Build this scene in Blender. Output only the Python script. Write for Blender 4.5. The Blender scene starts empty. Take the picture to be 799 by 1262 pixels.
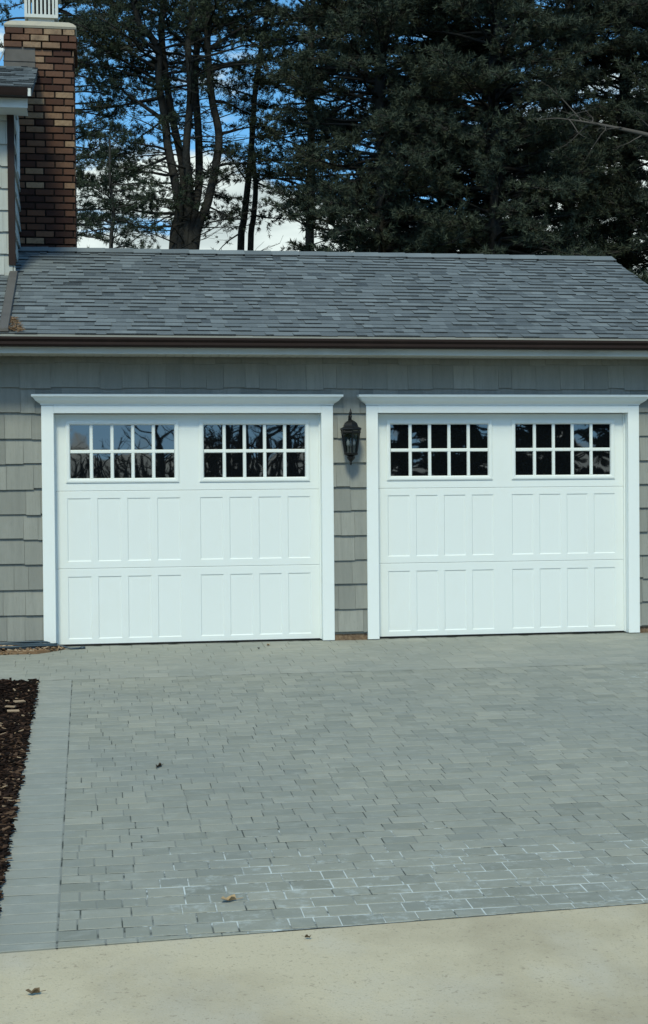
import bpy, math, random
import numpy as np
from mathutils import Vector, Matrix
S = bpy.context.scene
COL = S.collection
rad = math.radians

# ------------------------------------------------------------------ camera
cam_d = bpy.data.cameras.new("camera"); cam = bpy.data.objects.new("camera", cam_d); COL.objects.link(cam)
cam_d.sensor_fit = 'VERTICAL'; cam_d.sensor_height = 24.0; cam_d.lens = 24.0*1822.99/1262.0
cam_d.clip_start = 0.1; cam_d.clip_end = 3000
YAW, PIT, ROL = 0.1572, -0.0176, -0.0085
CAM = Vector((0.4232, -13.6728, 1.4498))
Fv = Vector((math.sin(YAW)*math.cos(PIT), math.cos(YAW)*math.cos(PIT), math.sin(PIT)))
R0 = Vector((math.cos(YAW), -math.sin(YAW), 0)); U0 = R0.cross(Fv)
Rv = R0*math.cos(ROL)+U0*math.sin(ROL); Uv = -R0*math.sin(ROL)+U0*math.cos(ROL)
m = Matrix((Rv, Uv, -Fv)).transposed().to_4x4(); m.translation = CAM
cam.matrix_world = m
S.camera = cam

# ------------------------------------------------------------------ sky, sun, exposure
SUN_EL, SUN_AZ = 48, 195          # azimuth: degrees clockwise from +Y (the sun stands behind the camera)
w = bpy.data.worlds.new("World"); S.world = w; w.use_nodes = True
nt = w.node_tree; nt.nodes.clear()
def N(t, k, **kw):
    n = t.nodes.new(k)
    for a, b in kw.items(): setattr(n, a, b)
    return n
def mathn(t, op, a, b=None, c=None, clamp=False):
    n = N(t, 'ShaderNodeMath', operation=op, use_clamp=clamp)
    for i, v in enumerate((a, b, c)):
        if v is None: continue
        if isinstance(v, (int, float)): n.inputs[i].default_value = v
        else: t.links.new(v, n.inputs[i])
    return n.outputs[0]
out = N(nt, 'ShaderNodeOutputWorld'); bg = N(nt, 'ShaderNodeBackground'); bg.inputs['Strength'].default_value = 0.12
sky = N(nt, 'ShaderNodeTexSky', sky_type='NISHITA', sun_disc=False)
sky.sun_elevation = rad(SUN_EL); sky.sun_rotation = rad(SUN_AZ); sky.air_density = 1.0; sky.dust_density = 0.3; sky.ozone_density = 2.5
tc = N(nt, 'ShaderNodeTexCoord'); va = N(nt, 'ShaderNodeVectorMath', operation='ADD'); va.inputs[1].default_value = (0, 0, .16); nt.links.new(tc.outputs['Generated'], va.inputs[0]); nt.links.new(va.outputs[0], sky.inputs['Vector']) if 'Vector' in sky.inputs else None
sp = N(nt, 'ShaderNodeSeparateXYZ'); nt.links.new(tc.outputs['Generated'], sp.inputs[0])
den = mathn(nt, 'ADD', mathn(nt, 'ABSOLUTE', sp.outputs[2]), 0.16)
cx = mathn(nt, 'DIVIDE', sp.outputs[0], den); cy = mathn(nt, 'DIVIDE', sp.outputs[1], den)
cb = N(nt, 'ShaderNodeCombineXYZ'); nt.links.new(cx, cb.inputs[0]); nt.links.new(cy, cb.inputs[1]); nt.links.new(mathn(nt, 'MULTIPLY', sp.outputs[2], 5.0), cb.inputs[2])
nz = N(nt, 'ShaderNodeTexNoise'); nz.inputs['Scale'].default_value = 2.1; nz.inputs['Detail'].default_value = 7; nz.inputs['Roughness'].default_value = .55
nt.links.new(cb.outputs[0], nz.inputs['Vector'])
# a bank of cumulus stands low over the northern horizon, broken cloud elsewhere
bank = mathn(nt, 'SUBTRACT', mathn(nt, 'MULTIPLY', mathn(nt, 'SUBTRACT', 0.236, sp.outputs[2]), 2.3), 0.0)
bank = mathn(nt, 'MULTIPLY', bank, mathn(nt, 'GREATER_THAN', sp.outputs[1], 0.0))
bank = mathn(nt, 'MAXIMUM', bank, -0.25)
bank = mathn(nt, 'SUBTRACT', bank, mathn(nt, 'MULTIPLY', mathn(nt, 'LESS_THAN', sp.outputs[1], 0.0), .05))
cov = mathn(nt, 'ADD', nz.outputs['Fac'], bank)
# small clouds lying on the southern horizon
nb = N(nt, 'ShaderNodeTexNoise'); nb.inputs['Scale'].default_value = 34; nb.inputs['Detail'].default_value = 4; nt.links.new(tc.outputs['Generated'], nb.inputs['Vector'])
cb2 = mathn(nt, 'ADD', nb.outputs['Fac'], mathn(nt, 'MULTIPLY', mathn(nt, 'SUBTRACT', .029, sp.outputs[2]), 11.0))
low = mathn(nt, 'MULTIPLY', mathn(nt, 'LESS_THAN', sp.outputs[1], 0.0), mathn(nt, 'LESS_THAN', sp.outputs[2], 0.09))
cov = mathn(nt, 'ADD', mathn(nt, 'MULTIPLY', cov, mathn(nt, 'SUBTRACT', 1.0, low)), mathn(nt, 'MULTIPLY', cb2, low))
mr = N(nt, 'ShaderNodeMapRange', interpolation_type='SMOOTHSTEP'); mr.inputs['From Min'].default_value = .50; mr.inputs['From Max'].default_value = .585
nt.links.new(cov, mr.inputs['Value'])
nz2 = N(nt, 'ShaderNodeTexNoise'); nz2.inputs['Scale'].default_value = 4; nz2.inputs['Detail'].default_value = 4; nt.links.new(cb.outputs[0], nz2.inputs['Vector'])
cr = N(nt, 'ShaderNodeValToRGB'); cr.color_ramp.elements[0].color = (4.9, 5.8, 5.8, 1); cr.color_ramp.elements[1].color = (7.3, 8.3, 8.0, 1)
cr.color_ramp.elements[0].position = .35; cr.color_ramp.elements[1].position = .6
nt.links.new(nz2.outputs['Fac'], cr.inputs[0])
mx = N(nt, 'ShaderNodeMix', data_type='RGBA'); nt.links.new(mr.outputs[0], mx.inputs[0])
hsv = N(nt, 'ShaderNodeHueSaturation'); hsv.inputs['Saturation'].default_value = 1.22; hsv.inputs['Value'].default_value = 2.0; hsv.inputs['Hue'].default_value = .485; nt.links.new(sky.outputs[0], hsv.inputs['Color']); nt.links.new(hsv.outputs[0], mx.inputs[6]); nt.links.new(cr.outputs[0], mx.inputs[7])
nt.links.new(mx.outputs[2], bg.inputs[0]); nt.links.new(bg.outputs[0], out.inputs[0])

sd = bpy.data.lights.new("sun", 'SUN'); sd.energy = 2.8; sd.angle = rad(12); sd.color = (1.0, 0.995, 0.75)
sun = bpy.data.objects.new("sun", sd); COL.objects.link(sun)
to = Vector((math.sin(rad(SUN_AZ))*math.cos(rad(SUN_EL)), math.cos(rad(SUN_AZ))*math.cos(rad(SUN_EL)), math.sin(rad(SUN_EL))))
sun.rotation_euler = to.to_track_quat('Z', 'Y').to_euler()
S.view_settings.view_transform = 'Standard'; S.view_settings.look = 'None'; S.view_settings.gamma = 1
S.view_settings.use_curve_mapping = False
S.view_settings.exposure = -0.06

# ------------------------------------------------------------------ helpers
def mat(name, base, rough=.7, spec=.3, noise=None, tone=None, bump=None, metal=0, ior=None, coat=0):
    """noise: list of (scale, colour, lo, hi, stretch); tone: list of (pos, colour) read from the face attribute 'tone';
    bump: (scale, strength, distance)"""
    M = bpy.data.materials.new(name); M.use_nodes = True; t = M.node_tree; b = t.nodes['Principled BSDF']
    b.inputs['Roughness'].default_value = rough; b.inputs['Specular IOR Level'].default_value = spec
    b.inputs['Metallic'].default_value = metal; b.inputs['Coat Weight'].default_value = coat
    if ior: b.inputs['IOR'].default_value = ior
    tcn = N(t, 'ShaderNodeTexCoord')
    if tone:
        at = N(t, 'ShaderNodeAttribute', attribute_name='tone'); r = N(t, 'ShaderNodeValToRGB')
        el = r.color_ramp.elements
        while len(el) < len(tone): el.new(.5)
        for e, (p, c) in zip(el, tone): e.position = p; e.color = (*c, 1)
        t.links.new(at.outputs['Fac'], r.inputs[0]); cur = r.outputs[0]
    else:
        rgb = N(t, 'ShaderNodeRGB'); rgb.outputs[0].default_value = (*base, 1); cur = rgb.outputs[0]
    for (sc, c, lo, hi, st, amt) in (noise or []):
        mp = N(t, 'ShaderNodeMapping'); mp.inputs['Scale'].default_value = st
        t.links.new(tcn.outputs['Object'], mp.inputs[0])
        n = N(t, 'ShaderNodeTexNoise'); n.inputs['Scale'].default_value = sc; n.inputs['Detail'].default_value = 5; n.inputs['Roughness'].default_value = .6
        t.links.new(mp.outputs[0], n.inputs['Vector'])
        g = N(t, 'ShaderNodeMapRange'); g.inputs['From Min'].default_value = lo; g.inputs['From Max'].default_value = hi; g.inputs['To Max'].default_value = amt
        t.links.new(n.outputs['Fac'], g.inputs['Value'])
        x = N(t, 'ShaderNodeMix', data_type='RGBA'); t.links.new(g.outputs[0], x.inputs[0]); t.links.new(cur, x.inputs[6]); x.inputs[7].default_value = (*c, 1)
        cur = x.outputs[2]
    t.links.new(cur, b.inputs['Base Color'])
    if bump:
        n = N(t, 'ShaderNodeTexNoise'); n.inputs['Scale'].default_value = bump[0]; n.inputs['Detail'].default_value = 4
        t.links.new(tcn.outputs['Object'], n.inputs['Vector'])
        bp = N(t, 'ShaderNodeBump'); bp.inputs['Strength'].default_value = bump[1]; bp.inputs['Distance'].default_value = bump[2]
        t.links.new(n.outputs['Fac'], bp.inputs['Height']); t.links.new(bp.outputs[0], b.inputs['Normal'])
    return M

class MB:
    def __init__(s): s.v = []; s.f = []; s.t = []
    def face(s, pts, tone=.5):
        i = len(s.v); s.v += [tuple(p) for p in pts]; s.f.append(tuple(range(i, i+len(pts)))); s.t.append(tone)
    def add(s, vs, fs, tone=.5):
        i = len(s.v); s.v += [tuple(p) for p in vs]
        for f in fs: s.f.append(tuple(i+k for k in f)); s.t.append(tone)
    def box(s, x0, x1, y0, y1, z0, z1, tone=.5):
        s.add([(x0,y0,z0),(x1,y0,z0),(x1,y1,z0),(x0,y1,z0),(x0,y0,z1),(x1,y0,z1),(x1,y1,z1),(x0,y1,z1)],
              [(0,3,2,1),(4,5,6,7),(0,1,5,4),(1,2,6,5),(2,3,7,6),(3,0,4,7)], tone)
    def bbox(s, x0, x1, y0, y1, z0, z1, b=.004, tone=.5):
        """box with chamfered edges"""
        vs = []; 
        for sx in (0,1):
            for sy in (0,1):
                for sz in (0,1):
                    X = (x0, x1)[sx]; Y = (y0, y1)[sy]; Z = (z0, z1)[sz]; ix = X+(b if sx == 0 else -b); iy = Y+(b if sy == 0 else -b); iz = Z+(b if sz == 0 else -b)
                    vs += [(X, iy, iz), (ix, Y, iz), (ix, iy, Z)]
        def I(a, bb, c, k): return (a*4+bb*2+c)*3+k
        fs = [tuple(I(0,*q,0) for q in ((0,0),(0,1),(1,1),(1,0))), tuple(I(1,*q,0) for q in ((0,0),(1,0),(1,1),(0,1))),
              tuple(I(q[0],0,q[1],1) for q in ((0,0),(1,0),(1,1),(0,1))), tuple(I(q[0],1,q[1],1) for q in ((0,0),(0,1),(1,1),(1,0))),
              tuple(I(*q,0,2) for q in ((0,0),(0,1),(1,1),(1,0))), tuple(I(*q,1,2) for q in ((0,0),(1,0),(1,1),(0,1)))]
        for a in (0,1):
            for c in (0,1):
                fs.append((I(a,c,0,0), I(a,c,0,1), I(a,c,1,1), I(a,c,1,0)))
                fs.append((I(a,0,c,0), I(a,0,c,2), I(a,1,c,2), I(a,1,c,0)))
                fs.append((I(0,a,c,1), I(0,a,c,2), I(1,a,c,2), I(1,a,c,1)))
        for a in (0,1):
            for c in (0,1):
                for d in (0,1): fs.append((I(a,c,d,0), I(a,c,d,1), I(a,c,d,2)))
        s.add(vs, fs, tone)
    def prism(s, prof, a0, a1, axis='x', tone=.5):
        """prof: closed list of 2D points, extruded along axis (x: prof = (y,z); y: prof=(x,z); z: (x,y))"""
        def P(p, a): return (a, p[0], p[1]) if axis == 'x' else ((p[0], a, p[1]) if axis == 'y' else (p[0], p[1], a))
        n = len(prof); vs = [P(p, a0) for p in prof]+[P(p, a1) for p in prof]
        s.add(vs, [tuple(range(n)), tuple(range(2*n-1, n-1, -1))]+[(i, n+i, n+(i+1) % n, (i+1) % n) for i in range(n)], tone)
    def tube(s, pts, radii, n=8, caps=True, tone=.5):
        pts = [Vector(p) for p in pts]; base = len(s.v); prev = None
        if isinstance(radii, (int, float)): radii = [radii]*len(pts)
        for i, p in enumerate(pts):
            d = (pts[min(i+1, len(pts)-1)]-pts[max(i-1, 0)]).normalized()
            if prev is None:
                a = Vector((0,0,1)) if abs(d.z) < .9 else Vector((1,0,0)); u = d.cross(a).normalized()
            else: u = (prev-d*prev.dot(d)).normalized()
            prev = u; v = d.cross(u)
            for k in range(n):
                an = 2*math.pi*k/n; s.v.append(tuple(p+(u*math.cos(an)+v*math.sin(an))*radii[i]))
        for i in range(len(pts)-1):
            for k in range(n):
                a = base+i*n+k; b = base+i*n+(k+1) % n; s.f.append((a, b, b+n, a+n)); s.t.append(tone)
        if caps:
            s.f.append(tuple(base+k for k in range(n-1, -1, -1))); s.t.append(tone)
            e = base+(len(pts)-1)*n; s.f.append(tuple(e+k for k in range(n))); s.t.append(tone)
    def lathe(s, c, prof, n=12, tone=.5, rot=0):
        """prof: (r,z) list about vertical axis at c"""
        base = len(s.v)
        for r, z in prof:
            for k in range(n):
                a = 2*math.pi*k/n+rot; s.v.append((c[0]+r*math.cos(a), c[1]+r*math.sin(a), c[2]+z))
        for i in range(len(prof)-1):
            for k in range(n):
                a = base+i*n+k; b = base+i*n+(k+1) % n; s.f.append((a, b, b+n, a+n)); s.t.append(tone)
        s.f.append(tuple(base+k for k in range(n-1, -1, -1))); s.t.append(tone)
        e = base+(len(prof)-1)*n; s.f.append(tuple(e+k for k in range(n))); s.t.append(tone)
    def build(s, name, m, parent=None, smooth=False):
        me = bpy.data.meshes.new(name); me.from_pydata(s.v, [], s.f)
        at = me.attributes.new('tone', 'FLOAT', 'FACE'); at.data.foreach_set('value', np.array(s.t, dtype=np.float32))
        if smooth: me.polygons.foreach_set('use_smooth', [True]*len(me.polygons))
        me.materials.append(m)
        o = bpy.data.objects.new(name, me); COL.objects.link(o)
        if parent: o.parent = parent
        if parent and parent.type == 'EMPTY':
            o.matrix_parent_inverse = Matrix.Translation(-parent.location)
        return o
def tag(o, label=None, cat=None, group=None, kind=None):
    if label: o['label'] = label
    if cat: o['category'] = cat
    if group: o['group'] = group
    if kind: o['kind'] = kind
    return o
def empty(name, loc, label, cat, group=None):
    o = bpy.data.objects.new(name, None); COL.objects.link(o); o.location = loc; o.empty_display_size = .2
    return tag(o, label, cat, group)
rnd = random.Random(7)
SL = .0563                                   # the drive climbs towards the garage
def gz(y): return SL*max(min(y, 0), -9.5)

# ------------------------------------------------------------------ materials
one = (1, 1, 1)
M_white = mat('white_paint', (.745,.785,.765), .5, .35, [(3.5, (.70,.72,.67), .55, .8, (1,1,.6), .35), (1.2, (.72,.76,.74), .45, .75, one, .5), (30, (.70,.72,.69), .62, .8, (1,1,.25), .35)])
M_trim = mat('trim_paint', (.78,.82,.80), .42, .4, [(2.5, (.74,.77,.76), .5, .8, one, .4)])
M_shake = mat('cedar_shake_stain', None, .85, .15, [(9, (.175,.18,.165), .42, .72, (3,3,.12), .4), (2.0, (.33,.335,.31), .5, .8, one, .35), (60, (.15,.155,.145), .55, .8, (2.4,2.4,.1), .5)],
              tone=[(0, (.215,.218,.195)), (.5, (.268,.27,.240)), (1, (.31,.31,.275))], bump=(70, .25, .003))
M_upshake = mat('upper_shake_stain', None, .85, .15, [(9, (.30,.31,.28), .45, .75, (3,3,.12), .5)],
              tone=[(0, (.36,.37,.34)), (1, (.46,.47,.43))], bump=(70, .25, .003))
M_shingle = mat('asphalt_shingle', None, .95, .1, [(1.3, (.075,.087,.092), .45, .75, one, .45), (120, (.26,.28,.29), .55, .7, one, .5)],
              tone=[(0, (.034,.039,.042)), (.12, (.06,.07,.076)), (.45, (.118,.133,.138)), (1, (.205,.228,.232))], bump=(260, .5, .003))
M_gutter = mat('brown_aluminium', (.020,.011,.009), .6, .2, [(3, (.030,.018,.014), .5, .7, one, .6)])
M_drip = mat('drip_edge_metal', (.25,.25,.22), .5, .4)
M_flash = mat('weathered_flashing', (.105,.095,.085), .6, .3, [(5, (.06,.055,.05), .45, .7, one, .6)])
M_fascia = mat('fascia_paint', (.60,.63,.61), .6, .3, [(4, (.3,.31,.29), .5, .75, (.3,1,1), .6)])
M_soffit = mat('soffit_panel', (.50,.49,.43), .7, .2)
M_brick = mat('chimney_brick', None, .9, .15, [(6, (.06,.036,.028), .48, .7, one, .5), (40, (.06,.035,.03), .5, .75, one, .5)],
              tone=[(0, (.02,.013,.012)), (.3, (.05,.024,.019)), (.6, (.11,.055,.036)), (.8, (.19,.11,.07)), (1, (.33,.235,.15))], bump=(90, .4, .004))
M_mortar = mat('dark_mortar', (.022,.018,.016), .95, .1)
M_crown = mat('mortar_crown', (.40,.36,.28), .9, .1, [(9, (.28,.27,.24), .5, .7, one, .6)])
M_cage = mat('chimney_cap_paint', (.55,.56,.52), .5, .4, [(12, (.3,.28,.24), .55, .75, one, .5)])
M_found = mat('stone_foundation', (.22,.155,.10), .95, .1, [(25, (.12,.075,.05), .42, .6, one, .8), (60, (.36,.29,.21), .55, .7, one, .5)], bump=(60, .8, .01))
M_black = mat('black_iron', (.006,.0065,.007), .5, .3)
M_dark = mat('dark_interior', (.012,.012,.013), .9, .1)
M_glass = mat('window_glass', (.004,.005,.006), .012, .5, ior=2.0)
def _wavy():
    t = M_glass.node_tree; b = t.nodes['Principled BSDF']; tcn = N(t, 'ShaderNodeTexCoord'); n = N(t, 'ShaderNodeTexNoise')
    n.inputs['Scale'].default_value = 5; n.inputs['Detail'].default_value = 1; bp = N(t, 'ShaderNodeBump'); bp.inputs['Strength'].default_value = .08; bp.inputs['Distance'].default_value = .004
    t.links.new(tcn.outputs['Object'], n.inputs['Vector']); t.links.new(n.outputs['Fac'], bp.inputs['Height']); t.links.new(bp.outputs[0], b.inputs['Normal'])
_wavy()
M_bark = mat('pine_bark', (.042,.041,.037), .95, .05, [(6, (.022,.019,.017), .4, .7, (1,1,.3), .8), (14, (.055,.05,.044), .6, .8, (1,1,.3), .5)], bump=(18, .8, .03))
M_bare = mat('bare_bark', (.09,.08,.07), .95, .05)
def mat_leaf(name, a, b, c):
    return mat(name, None, .75, .15, None, tone=[(0, a), (.5, b), (1, c)])
M_pine = mat_leaf('white_pine_needles', (.024,.036,.024), (.040,.054,.034), (.062,.076,.044))
M_pine2 = mat_leaf('dense_pine_needles', (.036,.048,.033), (.048,.060,.040), (.066,.078,.050))
M_hose = mat('hose_rubber', (.035,.06,.08), .4, .5)
M_chip = mat('wood_chip', None, .95, .05, [(40, (.2,.14,.09), .5, .7, one, .4)], tone=[(0, (.12,.065,.035)), (.5, (.32,.21,.125)), (1, (.55,.43,.30))])
M_mulch = mat('bark_mulch', None, .95, .05, None, tone=[(0, (.008,.006,.005)), (.5, (.022,.013,.010)), (.8, (.06,.034,.022)), (.92, (.13,.08,.05)), (1, (.36,.26,.17))])
M_leafd = mat('dry_leaf', None, .8, .1, None, tone=[(0, (.035,.025,.018)), (1, (.42,.30,.17))])
M_wire = mat('grey_wire', (.30,.31,.30), .5, .3)
M_lawn = mat('lawn_soil', (.05,.07,.025), .95, .05, [(1.5, (.10,.09,.04), .45, .65, one, .8), (20, (.03,.045,.015), .5, .7, one, .6)], bump=(30, .6, .03))

# paver material: tone + stains + efflorescence (white salt bloom with a shape of its own)
def effl_mask(t, tcn, thr, sc=3.4):
    s_ = N(t, 'ShaderNodeSeparateXYZ'); t.links.new(tcn.outputs['Object'], s_.inputs[0])
    def sm(v, a, b):
        g = N(t, 'ShaderNodeMapRange', interpolation_type='SMOOTHSTEP'); g.inputs['From Min'].default_value = a; g.inputs['From Max'].default_value = b
        t.links.new(v, g.inputs['Value']); return g.outputs[0]
    front = mathn(t, 'MULTIPLY', sm(s_.outputs[1], -5.2, -7.1), sm(s_.outputs[0], .15, 1.0))
    dx = mathn(t, 'DIVIDE', mathn(t, 'SUBTRACT', s_.outputs[0], 5.3), 1.5); dy = mathn(t, 'DIVIDE', mathn(t, 'SUBTRACT', s_.outputs[1], -2.3), .7)
    r2 = mathn(t, 'ADD', mathn(t, 'MULTIPLY', dx, dx), mathn(t, 'MULTIPLY', dy, dy))
    patch = sm(r2, 1.0, .1)
    dx = mathn(t, 'DIVIDE', mathn(t, 'SUBTRACT', s_.outputs[0], 3.6), 1.3); dy = mathn(t, 'DIVIDE', mathn(t, 'SUBTRACT', s_.outputs[1], -4.6), 1.2)
    r2 = mathn(t, 'ADD', mathn(t, 'MULTIPLY', dx, dx), mathn(t, 'MULTIPLY', dy, dy))
    mid = mathn(t, 'MULTIPLY', sm(r2, 1.0, .2), .45)
    reg = mathn(t, 'MAXIMUM', mathn(t, 'MAXIMUM', front, patch), mid)
    n = N(t, 'ShaderNodeTexNoise'); n.inputs['Scale'].default_value = sc; n.inputs['Detail'].default_value = 8; n.inputs['Roughness'].default_value = .72
    t.links.new(tcn.outputs['Object'], n.inputs['Vector'])
    v = mathn(t, 'ADD', n.outputs['Fac'], mathn(t, 'MULTIPLY', reg, .19))
    return sm(v, thr-.03, thr+.13)
def mat_paver(name, tones):
    M = mat(name, None, .85, .2, [(.9, (.22,.23,.205), .42, .68, one, .6), (4, (.235,.245,.22), .5, .7, (1,2.5,1), .5), (9, (.40,.40,.35), .5, .8, (1,1.5,1), .45), (150, (.2,.205,.19), .5, .75, one, .4)], tone=tones, bump=(120, .4, .003))
    t = M.node_tree; b = t.nodes['Principled BSDF']; cur = b.inputs['Base Color'].links[0].from_socket; tcn = N(t, 'ShaderNodeTexCoord')
    e = mathn(t, 'MULTIPLY', effl_mask(t, tcn, .74, 11.0), .40)
    x = N(t, 'ShaderNodeMix', data_type='RGBA'); t.links.new(e, x.inputs[0]); t.links.new(cur, x.inputs[6]); x.inputs[7].default_value = (.52,.55,.52,1)
    t.links.new(x.outputs[2], b.inputs['Base Color']); return M
M_paver = mat_paver('concrete_paver', [(0, (.225,.226,.184)), (.5, (.283,.279,.226)), (1, (.338,.325,.26))])
M_border = mat_paver('border_paver', [(0, (.275,.278,.235)), (.5, (.305,.303,.255)), (1, (.34,.33,.275))])
def mat_joint():
    M = mat('joint_sand', (.045,.048,.042), .95, .05); t = M.node_tree; b = t.nodes['Principled BSDF']; tcn = N(t, 'ShaderNodeTexCoord')
    s_ = N(t, 'ShaderNodeSeparateXYZ'); t.links.new(tcn.outputs['Object'], s_.inputs[0])
    n = N(t, 'ShaderNodeTexNoise'); n.inputs['Scale'].default_value = 7; n.inputs['Detail'].default_value = 4; t.links.new(tcn.outputs['Object'], n.inputs['Vector'])
    g = N(t, 'ShaderNodeMapRange', interpolation_type='SMOOTHSTEP'); g.inputs['From Min'].default_value = .60; g.inputs['From Max'].default_value = .48; t.links.new(n.outputs['Fac'], g.inputs['Value'])
    x = N(t, 'ShaderNodeMix', data_type='RGBA'); t.links.new(g.outputs[0], x.inputs[0]); x.inputs[6].default_value = (.075,.08,.07,1); x.inputs[7].default_value = (.225,.23,.205,1)
    e = effl_mask(t, tcn, .63, 6.0); y = N(t, 'ShaderNodeMix', data_type='RGBA'); t.links.new(e, y.inputs[0]); t.links.new(x.outputs[2], y.inputs[6]); y.inputs[7].default_value = (.54,.57,.54,1)
    t.links.new(y.outputs[2], b.inputs['Base Color']); return M
M_joint = mat_joint()
M_conc = mat('exposed_concrete', (.53,.45,.31), .9, .15, [(.9, (.31,.255,.17), .45, .65, one, .6), (2.3, (.50,.45,.36), .5, .7, (1,.6,1), .5), (42, (.26,.21,.15), .60, .67, (1,1,1), .55), (110, (.28,.24,.17), .58, .68, one, .6), (140, (.62,.57,.46), .6, .75, one, .4)], bump=(60, .5, .004))

# ------------------------------------------------------------------ ground, road, drive
b = MB(); prof = [(-1500, gz(-9.5)-.03), (-9.5, gz(-9.5)-.03), (0, -.035), (.3, -.035), (1500, -.035)]
for (y0, z0), (y1, z1) in zip(prof, prof[1:]): b.face([(-1500,y0,z0),(1500,y0,z0),(1500,y1,z1),(-1500,y1,z1)])
tag(b.build('ground', M_lawn), kind='structure')
EDGE = lambda x: -7.583+.0585*x
b = MB()
xs = [-60, -6, -2, 0, 2, 4, 6, 8, 60]
for x0, x1 in zip(xs, xs[1:]):
    e0, e1 = max(min(EDGE(x0), -7.0), -8.0), max(min(EDGE(x1), -7.0), -8.0)
    b.face([(x0,-9.5,gz(-9.5)-.006),(x1,-9.5,gz(-9.5)-.006),(x1,e1,gz(e1)-.006),(x0,e0,gz(e0)-.006)])
    b.face([(x0,-22,gz(-9.5)-.006),(x1,-22,gz(-9.5)-.006),(x1,-9.5,gz(-9.5)-.006),(x0,-9.5,gz(-9.5)-.006)])
tag(b.build('road', M_conc), kind='structure')

def paver(b, x0, x1, y0, y1, edge=None, gap=.003, ch=.0045, top=0):
    gy_ = gap*1.6; c = [[x0+gap, y0+gy_], [x1-gap, y0+gy_], [x1-gap, y1-gy_], [x0+gap, y1-gy_]]
    for p in c: p[0] += rnd.uniform(-.0008, .0008); p[1] += rnd.uniform(-.0008, .0008)
    if edge:
        for p in c: p[1] = max(p[1], edge(p[0])+.004)
        if c[3][1]-c[0][1] < .006 or c[2][1]-c[1][1] < .006: return
    t = min(max(rnd.gauss(.5, .22), 0), 1); dz = rnd.uniform(-.0006, .0006)+top; tx = rnd.uniform(-.003, .003); ty = rnd.uniform(-.003, .003)
    mx_, my = (c[0][0]+c[1][0])/2, (c[0][1]+c[2][1])/2
    def Z(x, y, d): return gz(y)+dz+tx*(x-mx_)+ty*(y-my)-d
    ins = []
    for p in c:
        q = (p[0]+(ch if p[0] < mx_ else -ch), p[1]+(ch if p[1] < my else -ch)); ins.append(q)
    vs = [(x, y, Z(x, y, 0)) for x, y in ins]+[(x, y, Z(x, y, .002)) for x, y in c]+[(x, y, Z(x, y, .03)) for x, y in c]
    fs = [(0,1,2,3)]+[(4+i, 4+(i+1) % 4, (i+1) % 4, i) for i in range(4)]+[(8+i, 8+(i+1) % 4, 4+(i+1) % 4, 4+i) for i in range(4)]
    b.add(vs, fs, t)
drive = empty('paver_driveway', (3, -4, gz(-4)), 'grey concrete paver driveway sloping up to the two white garage doors', 'driveway')
drive['kind'] = 'structure'
b = MB(); y = -1.62
while y > -7.75:
    h = rnd.choice([.115, .12, .125, .13]); x = .272+(rnd.uniform(0, .1))*0
    first = True
    while x < 7.6:
        wd = rnd.choice([.11, .13, .15, .17, .19, .22])
        if first: wd = rnd.uniform(.07, .23); first = False
        paver(b, x, x+wd, y-h, y, EDGE, gap=.0011+.0014*min(max((-4.4-y)/2.4, 0), 1)+rnd.random()*.0016, ch=.003); x += wd
    y -= h
b.build('paver_field', M_paver, drive)
b = MB(); y = 0.0
while y > -1.6:
    h = .16; x = -3.2+rnd.uniform(0, .15)
    while x < 7.6:
        wd = rnd.choice([.2, .24, .28])
        if not (x+wd < .05 and (y > -.30)): paver(b, x, x+wd, y-h, y, None, gap=.0012, ch=.002, top=-.0005)
        x += wd
    y -= h
    if y < -1.59: break
b.build('apron_pavers', M_border, drive)
b = MB(); y = -1.62
while y > -7.8:
    h = rnd.choice([.12, .125, .13]); paver(b, -.01, .2695, y-h, y, EDGE, gap=.0022); y -= h
b.build('border_pavers', M_border, drive)
b = MB()
b.face([(-.01, -7.58, gz(-7.58)-.0026), (7.6, -7.15, gz(-7.15)-.0026), (7.6, -1.6, gz(-1.6)-.0026), (-.01, -1.6, gz(-1.6)-.0026)])
b.face([(-3.2, -1.6, gz(-1.6)-.0024), (7.6, -1.6, gz(-1.6)-.0024), (7.6, .1, -.0024), (-3.2, .1, -.0024)])
b.build('joint_sand', M_joint, drive)

# ------------------------------------------------------------------ mulch, chips, leaves
def chip(b, x, y, z, l, w_, th, tone, tilt=.35):
    a = rnd.uniform(0, math.pi); u = Vector((math.cos(a), math.sin(a), rnd.uniform(-tilt, tilt))).normalized()
    v = u.cross(Vector((rnd.uniform(-.4,.4), rnd.uniform(-.4,.4), 1))).normalized(); n = u.cross(v); c = Vector((x, y, z))
    k = rnd.uniform(.55, .9)
    vs = [c-u*l-v*w_*k, c+u*l*.9-v*w_, c+u*l+v*w_*k*.7, c-u*l*.8+v*w_]
    vs = [p-n*th for p in vs]+[p+n*th for p in vs]
    b.add(vs, [(0,3,2,1),(4,5,6,7),(0,1,5,4),(1,2,6,5),(2,3,7,6),(3,0,4,7)], tone)
b = MB(); gx = np.linspace(-2.4, -.014, 40); gy = np.linspace(-7.7, -1.64, 90)
def mh(x, y): return gz(y)+.004+.022*math.sin(x*7+y*3)*math.sin(y*5-x*2)*min(1, (-.01-x)*6)
for i in range(39):
    for j in range(89):
        b.face([(gx[i+p], gy[j+q], mh(gx[i+p], gy[j+q])) for p, q in ((0,0),(1,0),(1,1),(0,1))], rnd.uniform(0, .5))
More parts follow.
